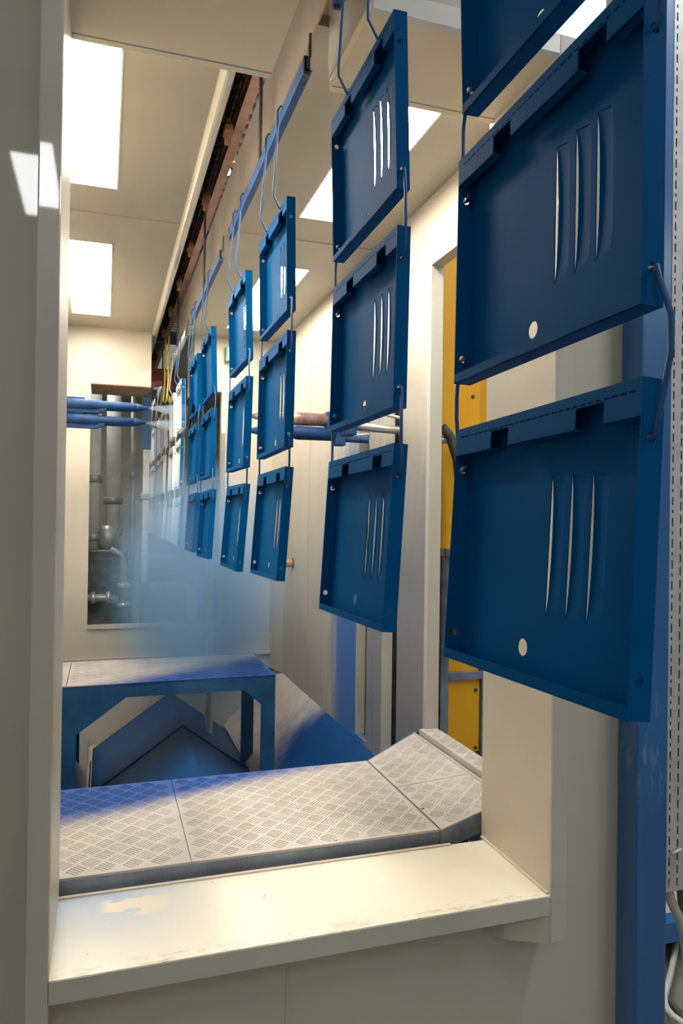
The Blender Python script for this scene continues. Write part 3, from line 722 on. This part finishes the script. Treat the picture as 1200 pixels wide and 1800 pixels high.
def rgun(label, tip, end, y, z, mat):
    t = thing('spray_gun', (end, y, z), label, 'spray gun', 'powder spray guns')
    L = end - tip; d = (-1, 0, 0)
    MB().lathe((end, y, z), d, [(0, 0.032), (L * 0.45, 0.034), (L * 0.52, 0.026), (L * 0.85, 0.024), (L, 0.010)], 18).build('gun_body', mat, t)
    MB().box(end - 0.005, end + 0.05, y - 0.028, y + 0.028, z - 0.055, z + 0.040, 0.006).build('mounting_block', 'gun_blue', t)
    MB().tube([(end + 0.04, y, z - 0.02), (1.50, y, z - 0.02)], 0.015, 12).build('support_rod', 'gun_blue', t)
    MB().tube([(end + 0.03, y, z + 0.02), (end + 0.10, y + 0.01, z + 0.0), (1.25, y + 0.015, z + 0.012), (1.5, y + 0.02, z + 0.02)], 0.006, 6).build('powder_hose', 'hose_light', t)
    return t
rgun('bare metal spray gun behind the second rack, upper of the right-hand guns', 0.66, 1.03, RG, 0.475, 'gun_bare')
rgun('blue spray gun behind the third rack, lower of the right-hand guns', 0.645, 1.07, RG - 0.01, 0.405, 'gun_blue')
gr = thing('gun_support', (1.25, 3.08, 0.3), 'grey horizontal gun support pipe passing the right wall slot', 'pipe')
MB().tube([(1.02, 3.06, 0.405), (1.30, 3.06, 0.395), (1.75, 3.06, 0.385)], 0.019, 14).build('pipe', 'steel', gr)
MB().box(0.99, 1.05, 3.025, 3.095, 0.36, 0.45, 0.006).build('clamp_block', 'gun_blue', gr)
MB().tube([(1.04, 3.04, 0.44), (1.12, 3.03, 0.47), (1.30, 3.05, 0.445), (1.5, 3.06, 0.45)], 0.008, 8).build('hose', 'hose_light', gr)

# ================================================================== machine behind the doorway
ym = thing('yellow_machine', (1.9, 3.5, FL), 'yellow gun reciprocator cabinet with grey-blue frame seen through the doorway', 'machine')
box('back_cover', 'machine_yellow', (1.42, 2.30, 3.30, 3.80, FL + 0.1, 2.3), ym, 0.01)
box('upper_cover', 'machine_yellow', (1.455, 1.654, 3.02, 3.30, -0.15, 1.9), ym, 0.006)
box('side_fold', 'machine_yellow', (1.412, 1.452, 3.06, 3.30, FL + 0.2, 0.33), ym, 0.004)
box('lower_panel', 'machine_yellow', (1.492, 1.654, 3.0, 3.30, -1.068, -0.735), ym, 0.003)
box('mid_panel', 'machine_yellow', (1.492, 1.654, 3.01, 3.30, -0.70, -0.15), ym, 0.003)
box('frame_post', 'frame_greyblue', (1.448, 1.49, 2.985, 3.05, FL, -0.17), ym, 0.003)
box('post_cap', 'steel', (1.440, 1.50, 2.975, 3.06, -0.17, -0.135), ym, 0.003)
box('frame_post', 'frame_greyblue', (1.658, 1.70, 2.985, 3.05, FL, -0.17), ym, 0.003)
box('cross_bar', 'frame_greyblue', (1.49, 1.658, 2.985, 3.02, -0.735, -0.70), ym, 0.002)
box('base', 'frame_greyblue', (1.40, 2.35, 2.95, 3.85, FL, FL + 0.12), ym, 0.004)
for x, z in ((1.633, -0.785), (1.635, -1.05), (1.612, 0.565)):
    MB().lathe((x, 3.02 if z > 0 else 3.0, z), (0, -1, 0), [(0, 0.009), (0.005, 0.009), (0.007, 0.005)], 6).build('bolt', 'steel_dark', ym)
tag(box('slot_dark_backing', 'pump_dark', (1.345, 1.352, 2.92, 3.80, FL, 1.6)), 'dark sheet guard behind the gun slots of the right wall', 'guard')  # sheet added to keep the gun slots dark, in place of real shade
pp = thing('support_pipe', (1.5, 2.9, 0.34), 'grey horizontal pipe with clamp in front of the yellow machine', 'pipe')
MB().tube([(1.26, 2.92, 0.342), (1.62, 2.92, 0.352)], 0.017, 12).build('pipe', 'steel', pp)
MB().tube([(1.452, 2.92, 0.347), (1.466, 2.92, 0.347)], 0.021, 12).build('clamp_ring', 'steel_dark', pp)
MB().tube([(1.40, 2.90, 0.40), (1.44, 2.90, 0.36), (1.475, 2.90, 0.26), (1.492, 2.90, 0.12), (1.492, 2.90, -0.04), (1.480, 2.91, -0.20), (1.470, 2.92, -0.6)], 0.021, 12)\
    .build('ribbed_hose', 'hose_grey', pp)

# ================================================================== column and cable tray outside
co = thing('steel_column', (1.335, 1.555, FL), 'glossy blue square steel column at the right of the booth front', 'column')
MB().box(1.289, 1.382, 1.520, 1.596, FL, 2.85, 0.006).build('shaft', 'column_blue', co)
box('base_plate', 'column_blue', (1.24, 1.43, 1.47, 1.64, FL, FL + 0.012), co)
ct = thing('cable_tray', (1.54, 1.62, -1.0), 'vertical galvanised perforated cable tray beside the blue column', 'cable tray')
def perf(m, x0, x1, cols, z0, z1, y0, y1):
    # sheet with columns of vertical slots: solid strips between the columns, bridges between the slots
    cols = sorted(cols); x = x0
    for cx, w, pit, seq in cols:
        m.box(x, cx, y0, y1, z0, z1); x = cx + w
        z = z0 + 0.012; k = 0; m.box(cx, x, y0, y1, z0, z)
        while z < z1 - 0.08:
            h = seq[k % len(seq)]; m.box(cx, x, y0, y1, z + h, z + h + pit); z += h + pit; k += 1
        m.box(cx, x, y0, y1, z, z1)
    m.box(x, x1, y0, y1, z0, z1); return m
perf(MB(), 1.44, 1.60, [(1.4775, 0.0045, 0.0125, (0.024, 0.009)), (1.505, 0.0045, 0.012, (0.0235,)), (1.545, 0.0045, 0.012, (0.0235,)), (1.572, 0.0045, 0.0125, (0.024, 0.009))], -1.012, 2.7, 1.62, 1.622).build('perforated_sheet', 'galvanised', ct)
box('back_sheet', 'rubber_black', (1.44, 1.60, 1.66, 1.664, -1.0, 2.7), ct)
box('side_fold', 'galvanised', (1.439, 1.441, 1.622, 1.665, -1.012, 2.7), ct)
box('side_fold', 'galvanised', (1.599, 1.601, 1.622, 1.665, -1.012, 2.7), ct)
MB().tube([(1.482, 1.612, -0.905), (1.512, 1.612, -0.895)], 0.004, 8).build('cable_tie', 'white_enamel', ct)
def cable(name, pts, rad, mat, label):
    # smooth the path a little
    P = [Vector(p) for p in pts]
    for _ in range(2):
        Q = [P[0]]
        for a, b in zip(P, P[1:]): Q += [a * 0.75 + b * 0.25, a * 0.25 + b * 0.75]
        P = Q + [P[-1]]
    tag(MB().tube(P, rad, 8).build(name, mat), label, 'cable', 'cables by the column')
cable('power_cable', [(1.50, 1.66, -0.98), (1.52, 1.66, -1.06), (1.57, 1.66, -1.14), (1.60, 1.67, -1.30), (1.66, 1.72, -1.55), (1.75, 1.8, FL + 0.014), (2.1, 2.0, FL + 0.014)], 0.014, 'hose_light', 'thick pale cable hanging from the bottom of the cable tray')
cable('power_cable', [(1.56, 1.67, -0.98), (1.57, 1.67, -1.10), (1.62, 1.70, -1.3), (1.70, 1.75, -1.6), (1.80, 1.82, FL + 0.03), (1.9, 2.2, FL + 0.012)], 0.010, 'hose_grey', 'thin dark cable below the cable tray')
cable('floor_cable', [(1.95, 2.6, FL + 0.012), (1.84, 2.25, FL + 0.012), (1.72, 2.03, FL + 0.012), (1.72, 1.90, FL + 0.012), (1.85, 1.82, FL + 0.012), (2.2, 1.9, FL + 0.012)], 0.012, 'hose_light', 'pale cable looped on the floor beside the column base')
cable('floor_cable', [(2.3, 2.45, FL + 0.012), (1.95, 2.12, FL + 0.03), (1.78, 1.98, FL + 0.036), (1.80, 1.86, FL + 0.036), (2.0, 1.78, FL + 0.012), (2.3, 1.74, FL + 0.012)], 0.011, 'hose_light', 'second pale cable crossing the looped one on the floor')
be = thing('machine_base', (2.4, 2.35, -1.57), 'low blue channel base beam on the floor behind the cables', 'base beam')
box('beam', 'column_blue', (1.6, 3.4, 2.20, 2.26, -1.565, -1.49), be, 0.003); box('rear_beam', 'column_blue', (1.6, 3.4, 2.60, 2.66, -1.565, -1.49), be, 0.003)
for x in (1.65, 2.4, 3.3): box('foot', 'column_blue', (x, x + 0.06, 2.2, 2.66, FL, -1.565), be)
box('tray_top', 'galvanised', (1.6, 3.4, 2.26, 2.60, -1.50, -1.49), be)

# ================================================================== beyond the rear opening
def vpipe(x, y, z0, z1, rad, label, mat='pipe_white', collars=()):
    t = thing('riser_pipe', (x, y, z0), label, 'pipe', 'vertical pipes beyond the rear opening')
    MB().tube([(x, y, z0), (x, y, z1)], rad, 16).build('pipe', mat, t)
    for c in collars: MB().lathe((x, y, c - 0.03), (0, 0, 1), [(0, rad * 1.25), (0.01, rad * 1.35), (0.05, rad * 1.35), (0.06, rad * 1.25)], 16).build('collar', 'pipe_grey', t)
vpipe(-0.09, 6.6, -0.30, 1.41, 0.055, 'white riser pipe at the left edge of the rear opening', collars=(0.30, -0.20))
vpipe(0.07, 6.85, -0.30, 1.41, 0.062, 'thick white riser pipe second from the left beyond the rear opening', collars=(0.12, -0.16))
vpipe(0.24, 6.9, -1.65, 1.41, 0.022, 'thin grey conduit beyond the rear opening', 'pipe_grey', collars=(0.35,))
t = thing('pump_unit', (0.0, 6.5, FL), 'dark pump and valve assembly low behind the rear opening', 'pump')
MB().box(-0.32, 0.20, 6.5, 7.0, -1.65, -0.30, 0.02).build('tank', 'pump_dark', t)
MB().tube([(-0.30, 6.40, -0.70), (0.0, 6.40, -0.70), (0.12, 6.40, -0.72)], 0.035, 12).build('header_pipe', 'pipe_grey', t)
MB().tube([(0.05, 6.42, -0.30), (0.14, 6.42, -0.34), (0.16, 6.42, -0.45), (0.16, 6.42, -0.9)], 0.030, 12).build('elbow_pipe', 'pipe_grey', t)
for zz in (-0.62, -0.78): MB().lathe((0.16, 6.42, zz), (0, 0, 1), [(0, 0.05), (0.02, 0.058), (0.04, 0.05)], 16).build('valve_flange', 'steel', t)
for xx in (-0.10, 0.02): MB().lathe((xx, 6.40, -0.70), (1, 0, 0), [(0, 0.05), (0.02, 0.055), (0.04, 0.05)], 16).build('valve_flange', 'steel', t)
MB().lathe((0.03, 6.62, -0.30), (0, 0, 1), [(0, 0.09), (0.10, 0.10), (0.16, 0.08), (0.20, 0.04)], 18).build('motor', 'pipe_grey', t)
MB().box(0.30, 0.36, 6.45, 6.52, -1.5, -0.30, 0.004).build('leg', 'pump_dark', t)
t = thing('pipe_stand', (0.7, 7.4, FL), 'grey pipe rack with elbows and rails beyond the rear opening', 'pipe rack')
MB().tube([(0.38, 6.9, -0.40), (1.30, 6.9, -0.40)], 0.035, 12).build('top_rail', 'pipe_white', t)
MB().tube([(0.40, 7.0, -0.52), (1.30, 7.0, -0.50)], 0.022, 12).build('second_rail', 'pipe_grey', t)
MB().tube([(0.40, 6.85, -0.66), (0.70, 6.85, -0.66), (0.76, 6.85, -0.70), (0.78, 6.85, -0.78), (0.78, 6.85, -1.2)], 0.045, 12).build('elbow_pipe', 'pipe_white', t)
for x in (0.95, 1.18): MB().tube([(x, 6.95, -0.40), (x, 6.95, FL)], 0.035, 12).build('upright', 'pipe_white', t)
MB().box(0.36, 1.3, 7.2, 7.6, FL, -0.62, 0.01).build('tank', 'pump_dark', t)
bp = thing('blue_bracket_post', (0.32, 6.0, 0.2), 'blue bracket post hanging left of the white panels', 'post')
MB().box(0.275, 0.345, 6.0, 6.05, 0.52, 1.02, 0.004).build('bracket', 'post_blue', bp)
MB().box(0.285, 0.335, 6.01, 6.05, -0.55, 0.52, 0.004).build('lower_post', 'galvanised', bp)
MB().box(0.27, 0.34, 6.0, 6.06, 0.12, 0.17, 0.004).build('foot_bracket', 'pipe_grey', bp)
MB().prism([(0.28, 1.0), (0.42, 1.04), (0.42, 1.07), (0.28, 1.06)], 'y', 5.98, 6.06).build('copper_cap', 'trolley_copper', bp)
tag(box('red_guard', 'red_guard', (0.33, 0.56, 6.25, 6.3, 1.08, 1.22), bev=0.004), 'dark red guard plate above the rear opening beside the rail', 'guard')
es = thing('exit_sign', (0.84, 5.3, 1.118), 'small green and white exit sign high on the rear wall', 'sign')
MB().box(0.818, 0.858, 5.27, 5.33, 1.118, 1.224, 0.003).build('housing', 'exit_green', es)
box('light_face', 'white_enamel', (0.832, 0.866, 5.262, 5.27, 1.125, 1.218), es)
hs = thing('drain_hose', (0.66, 4.75, ZP), 'pale corrugated hose standing behind the rear platform', 'hose')
pts = [(0.655, 4.72, -1.5 + 0.012 * k) for k in range(62)]
MB().tube(pts, [0.026 if k % 2 else 0.022 for k in range(62)], 12).build('corrugated_tube', 'hose_light', hs)
MB().lathe((0.655, 4.72, -0.765), (0, 0, 1), [(0, 0.026), (0.05, 0.028), (0.08, 0.022)], 12).build('hose_end', 'hose_light', hs)

kn = thing('wall_knob', (1.21, 4.85, -0.33), 'small reddish brown knob on the right booth wall behind the third rack', 'knob')
MB().lathe((BXR, 4.85, -0.32), (-1, 0, 0), [(0, 0.022), (0.012, 0.024), (0.03, 0.030), (0.05, 0.026), (0.056, 0.012)], 14).build('knob_head', 'trolley_copper', kn)
MB().lathe((BXR, 4.85, -0.32), (-1, 0, 0), [(-0.002, 0.036), (0.004, 0.036), (0.006, 0.030)], 16).build('washer', 'steel_dark', kn)

# ================================================================== hall luminaires (one mirrors in the glossy left wall, several others are added fill out of view)
def hall_lamp(x, y, label, z=2.2):
    t = thing('hall_luminaire', (x, y, z), label, 'lamp', 'hall luminaires')
    box('diffuser', 'hall_diffuser', (x - 0.125, x + 0.125, y - 0.475, y + 0.475, z, z + 0.008), t)
    MB().prism([(x - 0.14, z + 0.06), (x - 0.14, z + 0.001), (x - 0.126, z + 0.001), (x - 0.126, z + 0.009), (x + 0.126, z + 0.009), (x + 0.126, z + 0.001), (x + 0.14, z + 0.001), (x + 0.14, z + 0.06)], 'y', y - 0.49, y + 0.49).build('housing', 'white_enamel', t)
    MB().tube([(x, y, z + 0.06), (x, y, 2.76 if y < 1.9 else 2.86)], 0.006, 6).build('drop_rod', 'steel', t)
for yb_, lb in ((-2.14, 'steel roof beam farther behind the camera'), (-0.6, 'steel roof beam nearest above the camera')):
    tag(box('roof_beam', 'galvanised', (-3, 5.6, yb_ - 0.05, yb_ + 0.05, 2.75, 2.95)), lb, 'beam')
hall_lamp(-0.455, -2.14, 'hall luminaire behind the camera mirrored in the left wall')
hall_lamp(4.45, -2.14, 'added unseen luminaire far to the right of the camera, for the column highlight')  # added for the highlight on the column's front face
hall_lamp(2.2, -0.6, 'added unseen luminaire right of the camera, lighting the column and front wall')  # added so column and front wall are lit from the right
hall_lamp(1.95, 0.75, 'added unseen luminaire beside the column, brightening the yellow machine')  # extra source added to brighten the yellow machine
hall_lamp(2.05, 1.95, 'added unseen luminaire on the doorway side, lighting the yellow machine')  # added to light the front of the yellow machine
hall_lamp(-0.9, 3.4, 'added unseen luminaire above the left of the booth roof, lighting the conveyor slot')  # added to lift the light in the conveyor slot
hall_lamp(2.9, 4.4, 'hall luminaire over the yellow machine')
t = thing('rear_zone_fill', (0.0, 7.4, 1.38), 'added strip light under the roof, brightening the zone beyond the rear opening', 'lamp')  # unseen source added to brighten the rear zone
box('diffuser', 'hall_diffuser', (-0.20, -0.05, 6.4, 8.4, 1.375, 1.38), t)
box('housing', 'white_enamel', (-0.22, -0.03, 6.38, 8.42, 1.38, 1.41), t)

# ================================================================== powder mist
def mist(name, mb, label, dens, col, fn):
    t = NT(name); n = t.n
    n.remove(t.p); v = t.new('ShaderNodeVolumePrincipled'); t.link(v.outputs[0], t.out.inputs['Volume'])
    v.inputs['Color'].default_value = (*col, 1); v.inputs['Anisotropy'].default_value = 0.2
    t.link(t.math('MULTIPLY', fn(t), dens), v.inputs['Density']); M[name] = t.m
    o = mb.build(name, name); tag(o, label, 'mist', kind='stuff'); return o
def cloud(t):
    P, x, y, z = t.pos()
    def sq(v, c, w): return t.math('POWER', t.math('ABSOLUTE', t.math('DIVIDE', t.math('SUBTRACT', v, c), w)), 2.0)
    r_ = t.math('SQRT', t.math('ADD', sq(x, 0.55, 0.62), t.math('ADD', sq(y, 4.58, 1.12), sq(z, H0 - 0.45, 0.88))))
    nz = t.noise(2.6, detail=4)
    return t.math('MULTIPLY', t.ramp(t.math('ADD', r_, t.math('MULTIPLY', t.math('SUBTRACT', nz, 0.5), 0.7)), 1.0, 0.25), t.ramp(nz, 0.25, 0.75, 0.45, 1.2))
mist('powder_mist', MB().box(-0.27, 1.20, 3.36, 5.32, -1.12, 0.60), 'hazy pale blue cloud of powder drifting around the rear racks', 2.7, (0.35, 0.62, 0.97), cloud)
for k, (tx, tz, nm) in enumerate(((0.228, 0.61, 'upper'), (0.214, 0.522, 'lower'))):
    pts = [(tx + 0.004, GY, tz), (tx + 0.08, GY, tz - 0.003), (tx + 0.17, GY, tz - 0.008), (tx + 0.25, GY, tz - 0.012)]
    def fn(t, tx=tx):
        P, x, y, z = t.pos()
        return t.math('MULTIPLY', t.ramp(x, tx + 0.25, tx, 0.0, 1.0), t.ramp(t.noise(16), 0.2, 0.7, 0.5, 1.0))
    mist('spray_plume', MB().tube(pts, [0.008, 0.022, 0.040, 0.055], 14), 'pale spray plume leaving the nozzle of the %s left gun' % nm, 24.0, (0.64, 0.82, 0.98), fn)

for o in bpy.data.objects:
    if '_o' in o: del o['_o']
